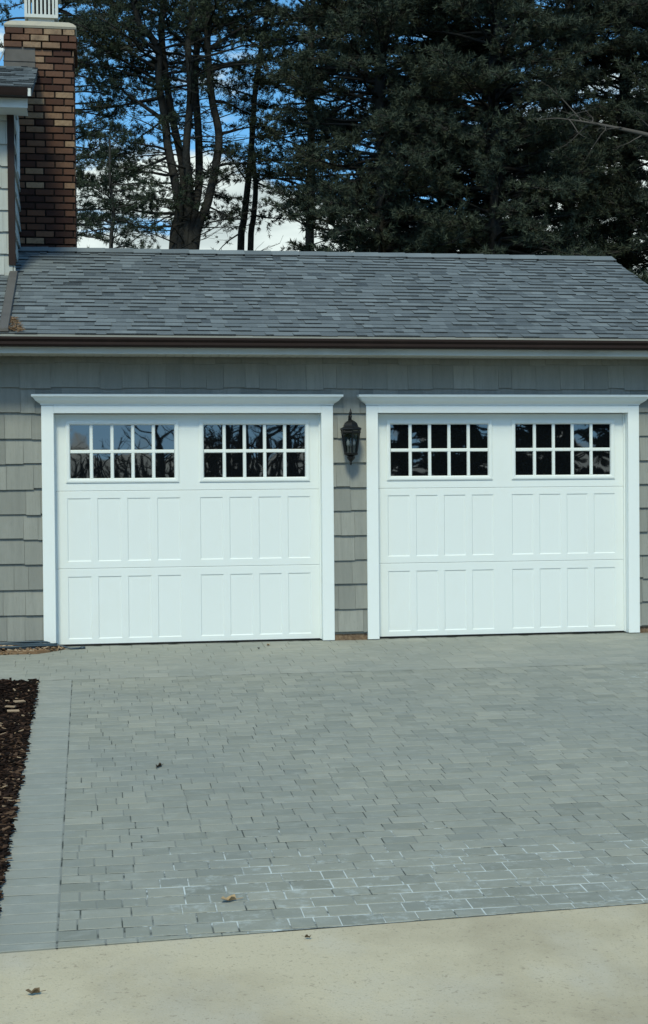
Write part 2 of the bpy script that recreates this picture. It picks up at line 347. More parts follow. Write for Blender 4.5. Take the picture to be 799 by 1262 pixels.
for _ in range(9000):
    x = -.006-abs(rnd.random()**1.6)*1.3; y = rnd.uniform(-7.6, -1.66)
    t = rnd.random()**1.7*.80 if y > -3.4 else rnd.random()**1.2*.97
    if rnd.random() < .012: t = 1
    chip(b, x, y, mh(x, y)+rnd.uniform(0, .018), rnd.uniform(.010, .045), rnd.uniform(.005, .011), .003, t)
for x, y in ((-.10, -2.62), (-.155, -2.78), (-.13, -2.92)): chip(b, x, y, mh(x, y)+.028, .045, .017, .004, 1, .1)
tag(b.build('mulch_bed', M_mulch), 'dark reddish brown bark mulch beside the paver driveway', 'mulch', kind='stuff')
b = MB()
for _ in range(1500):
    x = -3.1+rnd.random()*3.2; 
    if rnd.random() < .7: x = rnd.uniform(-.75, .16)
    t_ = min(max((x+.1)/.3, 0), 1); y = -.02-rnd.random()*(.31-.15*t_)
    if x > .0: y = -.05-rnd.random()*.2*(1-max(x,0)/.25)-.02
    hump = .045*math.exp(-((y+.19)/.11)**2)*(1-.7*t_)
    chip(b, x, y, gz(y)+.004+rnd.random()*hump+hump*.3, rnd.uniform(.018, .045), rnd.uniform(.006, .013), .003, rnd.random()**.8)
b.prism([(-3.2, -.34), (-3.2, -.0), (.06, -.0), (.10, -.12), (.06, -.26), (-.05, -.33)], -.03, .006, 'z', .2)
tag(b.build('wood_chips', M_chip), 'pale tan wood chips along the foot of the grey wall', 'wood chips', kind='stuff')

def leaf(name, x, y, s, tone, label, grp=None, a=None):
    b = MB(); a = rnd.uniform(0, 6.28) if a is None else a; n = 9; pts = []
    for i in range(n):
        an = 2*math.pi*i/n; r = s*(.55+.45*math.cos(an)**2)*(.75+.4*(i % 2)); px_, py_ = r*math.cos(an), r*math.sin(an)*.65
        pts.append((x+px_*math.cos(a)-py_*math.sin(a), y+px_*math.sin(a)+py_*math.cos(a), gz(y)+.006+abs(math.sin(an*1.5+a))*s*.55))
    c = (x, y, gz(y)+.006)
    for i in range(n): b.face([c, pts[i], pts[(i+1) % n]], tone); b.face([(c[0], c[1], c[2]-.002), (pts[(i+1) % n][0], pts[(i+1) % n][1], pts[(i+1) % n][2]-.002), (pts[i][0], pts[i][1], pts[i][2]-.002)], tone)
    b.tube([c, (x+math.cos(a)*s*1.5, y+math.sin(a)*s*1.5, gz(y)+.012)], s*.04, 5, tone=tone)
    return tag(b.build(name, M_leafd), label, 'leaf', grp)
G = 'dry leaves fallen on the drive and road'
leaf('fallen_leaf', .824, -4.617, .036, 0.05, 'small dark curled leaf alone in the middle left of the grey pavers', G)
leaf('fallen_leaf', 1.02, -7.12, .042, .95, 'tan dry leaf on the pavers near their front edge', G, .2)
leaf('fallen_leaf', .196, -8.035, .03, .3, 'small brown leaf on the tan concrete near the bottom left', G, 0)
leaf('fallen_leaf', 2.03, -.21, .03, .9, 'tan leaf lying against the foot of the left garage door', G)
leaf('fallen_leaf', 1.30, -7.62, .018, .2, 'tiny brown leaf scrap on the concrete just below the paver edge', G)
leaf('fallen_leaf', 1.92, -.38, .022, .1, 'dark leaf scrap on the pavers in front of the left garage door', G)

# garden hose
hs = MB(); pts = []
for i in range(150):
    a = i*.21; r = 1+.12*math.sin(i*.13)
    pts.append((-.42+.48*r*math.cos(a)*(1+.08*math.sin(i*.05)), -.17+.105*r*math.sin(a), gz(-.2)+.028+.012*math.sin(i*.37)+i*.00032))
hs.tube(pts, .0085, 8)
hs.tube([(-1.9,-.15,.03), (-1.4,-.08,.045), (-.95,-.12,.05), (-.5,-.06,.06), (-.15,-.075,.058), (.1,-.10,.04), (.2,-.13,.012), (.245,-.16,.004), (.33,-.13,.002)], .0085, 8)
hs.tube([(.33,-.13,.004), (.37,-.12,.004)], .013, 8)
tag(hs.build('garden_hose', M_hose, smooth=True), 'dark blue green garden hose coiled on wood chips at the left door jamb', 'hose')

# ------------------------------------------------------------------ house
house = empty('house', (2.8, 2.5, 0), 'grey shingled house wing with two white garage doors and brick chimney', 'house')
W, GAP = 2.679, .316
DX = [0.0, W+GAP]
OPEN_H, TRIM_H = 2.13, 2.204
RX0, RX1 = -6.0, 6.33
def rz(y): return 2.807+.4015*(y+.5)
BUTT = [.075+.2283*k for k in range(12)]
def shakes(b, x0, x1, zbot, ztop, holes=(), axis='x', flip=1, c=0.0, topf=None, exp=.2283, z00=.075, xoff=0):
    """courses of wedge-shaped shakes standing on plane y=c (axis x) or x=c (axis y); flip = outward sign"""
    k = 0
    while True:
        z0 = z00+exp*k; z1 = z0+exp+.004; k += 1
        if z0 > ztop-.02: break
        if z1 < zbot: continue
        x = x0-rnd.uniform(0, .15)
        while x < x1:
            wd = rnd.choice([.13, .16, .2, .24, .28]); a, e = max(x, x0), min(x+wd, x1); x += wd
            if e-a < .03: continue
            zb = z0+rnd.choice([0, 0, .005, -.005, .009, -.008])+rnd.uniform(-.002, .002); zt = min(z1, ztop); tn = min(max(rnd.gauss(.5, .25), 0), 1)
            if topf: zt = min(zt, topf((a+e)/2))
            segs = [(a, e, zb)]
            for (h0, h1, hz) in holes:
                ns = []
                for (p, q, zz) in segs:
                    if q <= h0 or p >= h1 or zz >= hz: ns.append((p, q, zz)); continue
                    if p < h0: ns.append((p, h0, zz))
                    if q > h1: ns.append((h1, q, zz))
                    if zt > hz+.01: ns.append((max(p, h0), min(q, h1), hz))
                segs = ns
            th = .019+rnd.uniform(-.002, .005)
            for (p, q, zz) in segs:
                if zt-zz < .02 or q-p < .012: continue
                def P(x_, o, z_): return (x_, c-flip*o, z_) if axis == 'x' else (c+flip*o, x_, z_)
                g = .0011; fr = (zz-z0)/exp
                th2 = th*(1-max(0, fr))+.003
                vs = [P(p+g,0,zz), P(q-g,0,zz), P(q-g,th2,zz), P(p+g,th2,zz), P(p+g,0,zt), P(q-g,0,zt), P(q-g,.002,zt), P(p+g,.002,zt)]
                b.add(vs, [(0,3,2,1),(4,5,6,7),(3,2,6,7),(0,4,7,3),(1,2,6,5),(0,1,5,4)], tn)
holes = [(d+.02, d+W-.02, 2.18) for d in DX]
b = MB()
b.box(RX0, .10, 0.0, .14, .06, 2.72); b.box(W-.10, W+GAP+.10, 0.0, .14, .06, 2.72); b.box(2*W+GAP-.10, 6.05, 0, .14, .06, 2.72)
for d in DX: b.box(d+.1, d+W-.1, 0.0, .14, 2.15, 2.72)
shakes(b, RX0, 6.05, .07, 2.655, holes)
b.box(6.05-.14, 6.047, .14, 5.5, .06, 2.75); b.box(RX0, 6.05, 5.5, 5.64, .06, 2.9); b.box(RX0, RX0+.14, .14, 5.5, .06, 2.75)
gt = lambda y: min(rz(y), rz(5-y))-.16
shakes(b, 0, 5.6, .07, 3.9, (), 'y', 1, 6.05, gt)
b.prism([(.0, 2.70), (5.64, 2.70), (2.5, 3.92)], 5.93, 6.046, 'x')
b.build('shake_wall', M_shake, house)
b = MB()
for x0, x1 in ((RX0, 0.0), (W+.001, W+GAP-.001), (2*W+GAP+.001, 6.04)):
    b = MB(); b.box(x0, x1, .006, .12, -.5, .085)
    if x0 > 5: b.box(5.92, 6.035, .12, 5.6, -.5, .085)
    b.build('foundation', M_found, house)

# roof
b = MB()
b.prism([(-.44, rz(-.44)-.012), (2.5, rz(2.5)-.012), (5.44, rz(-.44)-.012), (5.44, rz(-.44)-.10), (2.5, rz(2.5)-.10), (-.44, rz(-.44)-.10)], RX0, RX1-.012, 'x', .3)
sl = math.hypot(1, .41); ex = .132; n = 0
def shingle_slope(b, xa, xb, y0, ytop, zf, sgn=1, k0=0):
    s = 0; L = (ytop-y0)*sl; row = 0
    nv = Vector((0, -.41, 1)).normalized()
    while s < L:
        x = xa-rnd.uniform(0, .2)
        while x < xb:
            wd = rnd.choice([.07, .09, .12, .15, .18]); a, e = max(x, xa), min(x+wd, xb); x += wd
            if e-a < .02: continue
            hi = rnd.random() < .5; th = .015 if hi else .006; s0 = s if hi else s+rnd.choice([.0, .012])
            t = min(max(rnd.gauss(.62 if hi else .48, .13), 0), 1); s1 = min(s+ex+.02, L)
            pts = []
            for (xx, ss, o) in ((a,s0,0),(e,s0,0),(e,s0,th),(a,s0,th),(a,s1,-.001),(e,s1,-.001),(e,s1,.001),(a,s1,.001)):
                yy = y0+ss/sl; p = Vector((xx, yy, zf(yy)))+nv*(o-.006)
                if sgn < 0: p.y = 2*ytop-p.y
                pts.append(p)
            b.add(pts, [(3,2,6,7)], t); b.add(pts, [(0,3,2,1),(0,4,7,3),(1,2,6,5)], 0)  # butt and side faces near black: cut edges that also paint in shadow dashes
        s += ex; row += 1
shingle_slope(b, -3.2, RX1, -.52, 2.5, rz)
shingle_slope(b, RX0, -3.2, -.52, 2.5, rz)
shingle_slope(b, RX0, RX1, -.52, 2.5, rz, -1)
roof = b.build('roof', M_shingle, house)
b = MB(); x = RX0
while x < RX1-.02:
    l = .30; e = min(x+l+.02, RX1); h0 = .026+rnd.uniform(0, .004); h1 = .022; t = rnd.uniform(.45, .95)
    for sg in (1, -1):
        z0 = rz(2.5); dy = .15*sg
        vs = [(x, 2.5, z0+h1), (e, 2.5, z0+h0), (e, 2.5-dy, z0-.41*.15+h0*.8), (x, 2.5-dy, z0-.41*.15+h1*.8), (e, 2.5-dy, z0-.41*.15-.002), (x, 2.5-dy, z0-.41*.15-.002), (e, 2.5, z0)]
        b.add(vs, [(0,1,2,3)], t); b.add(vs, [(3,2,4,5), (1,6,4,2)], 0)  # near-black cap edges paint in the shadow line under the caps
    x += l
b.build('ridge_cap', M_shingle, roof)
# eave: drip edge, gutter, fascia, soffit
b = MB(); b.prism([(-.528, 2.786), (-.42, 2.829), (-.42, 2.825), (-.525, 2.782), (-.525, 2.774), (-.528, 2.774)], RX0, RX1, 'x'); b.build('drip_edge', M_drip, house)
b = MB()
gp = [(p_[0], p_[1]-.006) for p_ in [(-.412, 2.779), (-.412, 2.70), (-.50, 2.70), (-.512, 2.715), (-.512, 2.738), (-.530, 2.760), (-.530, 2.779), (-.524, 2.779), (-.524, 2.764), (-.506, 2.741), (-.506, 2.717), (-.497, 2.706), (-.418, 2.706), (-.418, 2.779)]]
b.prism(gp[::-1], RX0, RX1, 'x'); b.build('gutter', M_gutter, house)
b = MB(); b.box(RX0, RX1-.01, -.408, -.385, 2.640, 2.80)
b.prism([(-.408, 2.640), (2.5, 3.86), (2.5, rz(2.5)-.02), (-.408, rz(-.408)-.02)], RX1-.035, RX1-.010, 'x')
b.prism([(5.408, 2.640), (2.5, 3.86), (2.5, rz(2.5)-.02), (5.408, rz(-.408)-.02)][::-1], RX1-.035, RX1-.010, 'x')
b.build('fascia', M_fascia, house)
b = MB(); b.box(RX0, 6.28, -.383, .0, 2.652, 2.66)
x = RX0
while x < 6.25: b.box(x, x+.075, -.382, -.018, 2.646, 2.6515); x += .081
b.box(6.06, 6.28, 0.0, 5.3, 2.652, 2.66)
b.build('soffit', M_soffit, house)

# diverter strip running down the roof below the corner of the upper wall
b = MB()
y0, y1 = -.50, 1.44
b.add([(-.345, y0, rz(y0)+.012), (-.255, y0, rz(y0)+.012), (-.255, y1, rz(y1)+.012), (-.345, y1, rz(y1)+.012), (-.335, y0, rz(y0)+.04), (-.262, y0, rz(y0)+.04), (-.262, y1, rz(y1)+.04), (-.335, y1, rz(y1)+.04)],
      [(0,1,5,4),(1,2,6,5),(2,3,7,6),(3,0,4,7),(4,5,6,7),(0,3,2,1)])
b.build('roof_diverter', M_flash, house)

# upper storey
UX = -.30; UY = 1.446
def uz(y): return 5.35+.39*(y-1.02)
b = MB(); b.box(RX0, UX-.02, UY+.02, 3.95, 3.0, 5.30); b.prism([(UY+.02, 5.28), (3.95, 5.28), (2.7, 5.90)], RX0, UX-.02, 'x')
shakes(b, RX0, UX-.005, 3.45, 5.25, (), 'x', 1, UY, None, .2190, 3.355)
shakes(b, UY-.01, 3.95, 3.45, 5.9, (), 'y', 1, UX, lambda y: min(uz(y), uz(5.4-y))-.12, .2190, 3.355)
b.build('upper_shake_wall', M_upshake, house)
b = MB()
b.prism([(1.0, uz(1.0)-.012), (2.7, uz(2.7)-.012), (4.4, uz(1.0)-.012), (4.4, uz(1.0)-.09), (2.7, uz(2.7)-.09), (1.0, uz(1.0)-.09)], RX0, -.085, 'x', .3)
shingle_slope(b, RX0, -.075, .985, 2.7, uz); shingle_slope(b, RX0, -.075, .985, 2.7, uz, -1)
uroof = b.build('upper_roof', M_shingle, house)
b = MB(); b.prism([(.965, 5.330), (1.10, 5.330), (1.10, 5.255), (.99, 5.255), (.98, 5.28)][::-1], RX0, -.125, 'x'); b.build('upper_gutter', M_gutter, house)
b = MB(); b.box(RX0, -.13, 1.102, 1.12, 5.165, 5.34); b.box(RX0, -.14, 1.12, UY, 5.17, 5.18)
b.prism([(.985, 5.25), (2.7, uz(2.7)-.13), (2.7, uz(2.7)-.012), (.985, uz(.985)-.012)], -.123, -.095, 'x')
b.prism([(4.415, 5.25), (2.7, uz(2.7)-.13), (2.7, uz(2.7)-.012), (4.415, uz(.985)-.012)][::-1], -.123, -.095, 'x')
b.build('upper_fascia', M_fascia, house)
b = MB(); b.box(UX-.045, UX+.022, UY-.03, UY+.05, 3.68, 5.17); b.build('corner_board', M_gutter, house)
b = MB(); b.box(UX+.02, UX+.035, 1.95, 2.35, 4.72, 5.25); b.build('side_board', M_fascia, house)

# chimney
CX0, CX1, CY0, CY1 = -.41, .315, 2.75, 3.45
b = MB(); b.box(CX0+.016, CX1-.016, CY0+.016, CY1-.016, 3.2, 6.40)
ch = b.build('chimney', M_mortar, house)
b = MB(); z = 3.5; k = 0; ch_h = .0755
while z < 6.40:
    o = .0
    if z > 6.405-3*ch_h: o = .030
    if z > 6.405-1*ch_h: o = .012
    X0, X1, Y0, Y1 = CX0-o, CX1+o, CY0-o, CY1+o
    for side in range(4):
        L = (X1-X0) if side in (0, 2) else (Y1-Y0); p = -(.1 if k % 2 else 0)-rnd.uniform(0,.03)
        while p < L-.001:
            a, e = max(p, 0), min(p+.205, L); p += .205
            if e-a < .02: continue
            hgt = (z-3.9)/2.5; t = min(max(rnd.gauss(.42+.18*hgt, .15), 0), 1)  # darker low down: the house's cast shadow painted into the brick tone
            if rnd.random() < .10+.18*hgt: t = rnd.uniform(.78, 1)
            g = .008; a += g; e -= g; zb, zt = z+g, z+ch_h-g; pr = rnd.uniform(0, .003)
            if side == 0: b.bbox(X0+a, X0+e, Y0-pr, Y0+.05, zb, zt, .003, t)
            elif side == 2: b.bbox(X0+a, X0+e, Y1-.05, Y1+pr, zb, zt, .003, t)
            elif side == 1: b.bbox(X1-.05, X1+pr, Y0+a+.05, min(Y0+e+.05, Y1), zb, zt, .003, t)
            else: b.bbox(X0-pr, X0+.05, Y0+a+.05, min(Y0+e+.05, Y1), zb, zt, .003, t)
    z += ch_h; k += 1
ztop = z
b.build('brickwork', M_brick, ch)
b = MB(); cxm, cym = (CX0+CX1)/2, (CY0+CY1)/2; rings = []
for i, (sc, zz) in enumerate([(1.04, -.004), (1.07, .018), (1.04, .036), (.97, .062), (.85, .088), (.68, .108), (.45, .120), (.3, .125)]):
    rings.append([(cxm+sx*(CX1-CX0)/2*sc, cym+sy*(CY1-CY0)/2*sc, ztop+zz) for sx, sy in ((-1,-1),(0,-1.01),(1,-1),(1.01,0),(1,1),(0,1.01),(-1,1),(-1.01,0))])
vs = sum(rings, []); fs = []
for r in range(len(rings)-1):
    for i in range(8): fs.append((r*8+i, r*8+(i+1) % 8, (r+1)*8+(i+1) % 8, (r+1)*8+i))
fs.append(tuple(range((len(rings)-1)*8, len(rings)*8))); b.add(vs, fs); b.build('mortar_crown', M_crown, ch)
b = MB(); fx, fy, fz = cxm+.01, cym-.08, ztop+.115
b.box(fx-.14, fx+.14, fy-.14, fy+.14, fz-.03, fz+.03, .5)
b.box(fx-.18, fx+.18, fy-.18, fy+.18, fz+.03, fz+.065)
for sx in (-1, 1):
    for sy in (-1, 1): b.box(fx+sx*.18-(.03 if sx > 0 else 0), fx+sx*.18+(.03 if sx < 0 else 0), fy+sy*.18-(.03 if sy > 0 else 0), fy+sy*.18+(.03 if sy < 0 else 0), fz+.065, fz+.31)
for i in range(7):
    p = -.18+.03+.3*(i+.5)/7
    for sg in (-1, 1):
        b.box(fx+p-.011, fx+p+.011, fy+sg*.174-.003, fy+sg*.174+.003, fz+.065, fz+.31)
        b.box(fx+sg*.174-.003, fx+sg*.174+.003, fy+p-.011, fy+p+.011, fz+.065, fz+.31)
b.box(fx-.21, fx+.21, fy-.21, fy+.21, fz+.31, fz+.335)
b.build('flue_cap', M_cage, ch)
b = MB(); b.box(fx-.10, fx+.10, fy-.10, fy+.10, fz+.03, fz+.27); b.build('flue_liner', M_dark, ch)
b = MB(); b.box(CX0-.03, -.105, CY0-.010, CY0-.003, 5.93, 6.235); b.box(CX0-.035, -.10, CY0-.018, CY0-.003, 6.075, 6.083)
b.add([(CX0-.03, CY0-.012, 5.99), (-.10, CY0-.012, 5.99), (-.09, CY0-.17, 5.955), (CX0-.03, CY0-.17, 5.955)], [(0,1,2,3)])
b.build('chimney_flashing', M_flash, ch)
b = MB(); b.tube([(-.43, 2.74, 6.20), (-.46, 2.7, 6.10), (-.50, 2.66, 6.02), (-.58, 2.6, 5.985), (-.8, 2.6, 5.985)], .008, 6)
b.build('antenna_wire', M_wire, ch)

# ------------------------------------------------------------------ garage doors and their trim
def panel_sheet(b, x0, x1, z0, z1, y, rects, depth=.010, bev=.012, thru=False):
    xs = sorted({x0, x1, *[r[0] for r in rects], *[r[1] for r in rects]}); zs = sorted({z0, z1, *[r[2] for r in rects], *[r[3] for r in rects]})
    for i in range(len(xs)-1):
        for j in range(len(zs)-1):
            a, c, d, e = xs[i], xs[i+1], zs[j], zs[j+1]
            if any(r[0] <= a+1e-6 and r[1] >= c-1e-6 and r[2] <= d+1e-6 and r[3] >= e-1e-6 for r in rects): continue
            b.face([(a,y,d),(c,y,d),(c,y,e),(a,y,e)])
    for (a, c, d, e) in rects:
        o = [(a,y,d),(c,y,d),(c,y,e),(a,y,e)]; s_ = .0 if thru else bev
        i_ = [(a+s_,y+depth,d+s_),(c-s_,y+depth,d+s_),(c-s_,y+depth,e-s_),(a+s_,y+depth,e-s_)]
        for k in range(4): b.face([o[k], o[(k+1) % 4], i_[(k+1) % 4], i_[k]])
        if not thru: b.face(i_)
DY = .085
for di, d in enumerate(DX):
    side = 'left' if di == 0 else 'right'
    ox = d+.111; oe = d+W-.111
    b = MB()
    secs = [(.012, .708), (.7095, 1.420), (1.4215, 2.126)]
    px = [d+.221+.2735*i for i in range(4)]+[d+1.438+.2735*i for i in range(4)]
    pw = .216
    wins = [(d+.214, d+1.246), (d+1.438, d+2.470)]
    for si, (z0, z1) in enumerate(secs):
        if si < 2:
            rects = [(x, x+pw, z0+.050 if si == 0 else z0+.065, z1-.072 if si == 0 else z1-.065) for x in px]
            panel_sheet(b, ox-.02, oe+.02, z0+.004, z1-.004, DY, rects, .007, .009)
        else:
            rects = [(a, c, 1.497, 2.068) for a, c in wins]
            panel_sheet(b, ox-.02, oe+.02, z0+.004, z1, DY, rects, .03, 0, True)
        # section lips
        for (za, zb_) in ((z0, z0+.004), (z1-.004, z1)):
            zi, zo = (za, zb_) if za == z0 else (zb_, za)
            b.face([(ox-.02, DY+.003, zi), (oe+.02, DY+.003, zi), (oe+.02, DY, zo), (ox-.02, DY, zo)])
        b.box(ox-.02, oe+.02, DY+.034, DY+.05, z0+.002, z1-.002) if si < 2 else None
    door = b.build('garage_door', M_white, house)
    door['label'] = ('left white garage door, blue sky reflected in its top panes' if di == 0 else 'white garage door with all black panes, right of the lantern')
    for (a, c) in wins:
        f = MB(); zb, zt = 1.497, 2.068; y = DY
        # moulded frame: outer raised lip sloping to the glazing bead
        loops = [(0, -.000, 0), (0, -.010, 0), (.012, -.014, 0), (.030, -.012, 0), (.038, -.004, 0), (.042, .014, 0)]
        vs = []
        for (ins, dy, _) in loops: vs += [(a+ins, y+dy, zb+ins), (c-ins, y+dy, zb+ins), (c-ins, y+dy, zt-ins), (a+ins, y+dy, zt-ins)]
        fs = []
        for r in range(len(loops)-1):
            for k in range(4): fs.append((r*4+k, r*4+(k+1) % 4, (r+1)*4+(k+1) % 4, (r+1)*4+k))
        f.add(vs, fs)
        ga, gc, gb, gt_ = a+.042, c-.042, zb+.042, zt-.042
        cw = (gc-ga)
        for i in range(1, 5):
            xx = ga+cw*i/5; f.prism([(xx-.0165, y+.013), (xx-.011, y+.003), (xx+.011, y+.003), (xx+.0165, y+.013)], gb, gt_, 'z')
        zz = (gb+gt_)/2
        f.prism([(y+.0125, zz-.0165), (y+.0022, zz-.011), (y+.0022, zz+.011), (y+.0125, zz+.0165)], ga, gc, 'x')
        f.build('window_frame', M_white, door)
        g = MB(); g.box(ga-.003, gc+.003, y+.0135, y+.018, gb-.003, gt_+.003); g.build('window_pane', M_glass, door)
    g = MB(); g.prism([(DY-.004, .004), (DY+.03, .004), (DY+.03, .016), (DY-.002, .016)], ox, oe, 'x'); g.build('bottom_seal', M_black, door)
    # trim with jambs and mitred crown
    b = MB()
    b.bbox(d, d+.111, -.030, .004, .004, TRIM_H-.002, .003); b.bbox(d+W-.111, d+W, -.030, .004, .004, TRIM_H-.002, .003)
    b.bbox(d+.111, d+W-.111, -.0305, .004, OPEN_H, TRIM_H, .003)
    b.box(d+.095, d+.1085, .005, .14, .004, 2.14); b.box(d+W-.1085, d+W-.095, .005, .14, .004, 2.14); b.box(d+.1086, d+W-.1086, .005, .14, OPEN_H+.002, 2.145)
    for xx in (d+.109, d+W-.122): b.bbox(xx, xx+.013, DY-.022, DY-.003, .01, OPEN_H-.001, .003)
    tr = b.build('door_trim', M_trim, house)
    b = MB(); prof = [(-.001, TRIM_H+.001), (.006, TRIM_H+.001), (.008, TRIM_H+.012), (.022, TRIM_H+.020), (.050, TRIM_H+.040), (.066, TRIM_H+.062), (.078, TRIM_H+.072), (.085, TRIM_H+.074), (.085, TRIM_H+.094), (0, TRIM_H+.102)]
    vs = []
    for p, zz in prof: vs += [(d-p, .003, zz), (d-p, -.031-p, zz), (d+W+p, -.031-p, zz), (d+W+p, .003, zz)]
    fs = []
    for r in range(len(prof)-1):
        for k in range(3): fs.append((r*4+k, r*4+k+1, (r+1)*4+k+1, (r+1)*4+k))
    fs += [(0,3,2,1), tuple(len(prof)*4-4+k for k in range(4))]
    b.add(vs, fs); b.build('crown_moulding', M_trim, tr)
    b = MB(); b.box(d+.1, d+W-.1, 1.2, 1.25, .0, 2.15); b.build('garage_interior', M_dark, house)

# ------------------------------------------------------------------ wall lantern
LX, LY = 2.825, -.145
lan = empty('wall_lantern', (LX, -.02, 1.9), 'black iron coach lantern on the grey shakes between the two garage doors', 'lantern')
b = MB(); z0 = 0
b.lathe((LX, LY, 0), [(.006, 2.105), (.012, 2.115), (.014, 2.128), (.008, 2.14), (.004, 2.16), (.001, 2.168)], 10)        # finial
b.lathe((LX, LY, 0), [(.012, 2.055), (.010, 2.08), (.014, 2.09), (.010, 2.105)], 10)
b.tube([(LX, LY, 2.085), (LX, LY+.03, 2.12), (LX, LY+.08, 2.10), (LX, -.03, 1.98)], .008, 8)                                # hanging arm to the back plate
b.build('finial_arm', M_black, lan, True)
b = MB(); b.bbox(LX-.035, LX+.035, -.034, -.016, 1.78, 2.0, .006); b.build('back_plate', M_black, lan)
b = MB(); b.lathe((LX, LY, 0), [(.088, 1.988), (.072, 2.0), (.070, 2.012), (.060, 2.032), (.040, 2.048), (.016, 2.06)], 6, rot=math.pi/6)
b.lathe((LX, LY, 0), [(.098, 1.965), (.106, 1.972), (.104, 1.984), (.085, 1.992)], 6, rot=math.pi/6)
b.build('lantern_roof', M_black, lan)
b = MB()
for k in range(6):
    a = math.pi/6+k*math.pi/3; ca, sa = math.cos(a), math.sin(a)
    b.tube([(LX+.093*ca, LY+.093*sa, 1.966), (LX+.058*ca, LY+.058*sa, 1.745)], .0065, 6)
    for (r, z) in ((.088, 1.945), (.060, 1.752)):
        a2 = a+math.pi/3; b.tube([(LX+r*ca, LY+r*sa, z), (LX+r*math.cos(a2), LY+r*math.sin(a2), z)], .006 if z < 1.8 else .012, 6)
b.lathe((LX, LY, 0), [(.02, 1.722), (.066, 1.738), (.070, 1.750), (.058, 1.756)], 6, rot=math.pi/6)
b.lathe((LX, LY, 0), [(.002, 1.640), (.010, 1.650), (.012, 1.662), (.006, 1.670), (.022, 1.685), (.038, 1.705), (.042, 1.722)], 10)
b.build('lantern_cage', M_black, lan)
def mat_lglass():
    M = bpy.data.materials.new('lantern_glass'); M.use_nodes = True; t = M.node_tree; t.nodes.clear(); o = N(t, 'ShaderNodeOutputMaterial')
    tr = N(t, 'ShaderNodeBsdfTransparent'); tr.inputs[0].default_value = (.45,.48,.5,1); gl = N(t, 'ShaderNodeBsdfGlossy'); gl.inputs['Roughness'].default_value = .05; mx_ = N(t, 'ShaderNodeMixShader'); mx_.inputs[0].default_value = .08
    t.links.new(tr.outputs[0], mx_.inputs[1]); t.links.new(gl.outputs[0], mx_.inputs[2]); t.links.new(mx_.outputs[0], o.inputs[0]); return M
b = MB()
for k in range(6):
    a = math.pi/6+k*math.pi/3; a2 = a+math.pi/3
    b.face([(LX+.056*math.cos(a), LY+.056*math.sin(a), 1.75), (LX+.056*math.cos(a2), LY+.056*math.sin(a2), 1.75), (LX+.090*math.cos(a2), LY+.090*math.sin(a2), 1.962), (LX+.090*math.cos(a), LY+.090*math.sin(a), 1.962)])
b.build('glass', mat_lglass(), lan)
M_bulb = mat('frosted_bulb', (.8,.82,.8), .3, .5); M_sleeve = mat('candle_sleeve', (.30,.30,.28), .6, .3)
for dx, dy, h in ((-.028, -.01, 0), (.026, -.012, .004), (0, .03, 0)):
    b = MB(); b.lathe((LX+dx, LY+dy, 0), [(.008, 1.757), (.008, 1.815+h)], 8); sv = b.build('candle_sleeve', M_sleeve, lan)
    b = MB(); b.lathe((LX+dx, LY+dy, 0), [(.007, 1.815+h), (.0145, 1.832+h), (.015, 1.850+h), (.009, 1.872+h), (.001, 1.89+h)], 10); b.build('bulb', M_bulb, sv, True)

# rusty pine needles caught at the foot of the diverter
b = MB()
for _ in range(110):
    u = rnd.random()**1.5; x = -.25+rnd.random()*.12*(1-u*.7); y = -.50+u*.42
    chip(b, x, y, rz(y)+.012+rnd.random()*.03*(1-u), .035, .003, .0015, rnd.uniform(.1, .5), .5)
tag(b.build('pine_litter', M_chip), 'rust coloured dead needles caught on the roof beside the brown metal strip', 'litter', kind='stuff')

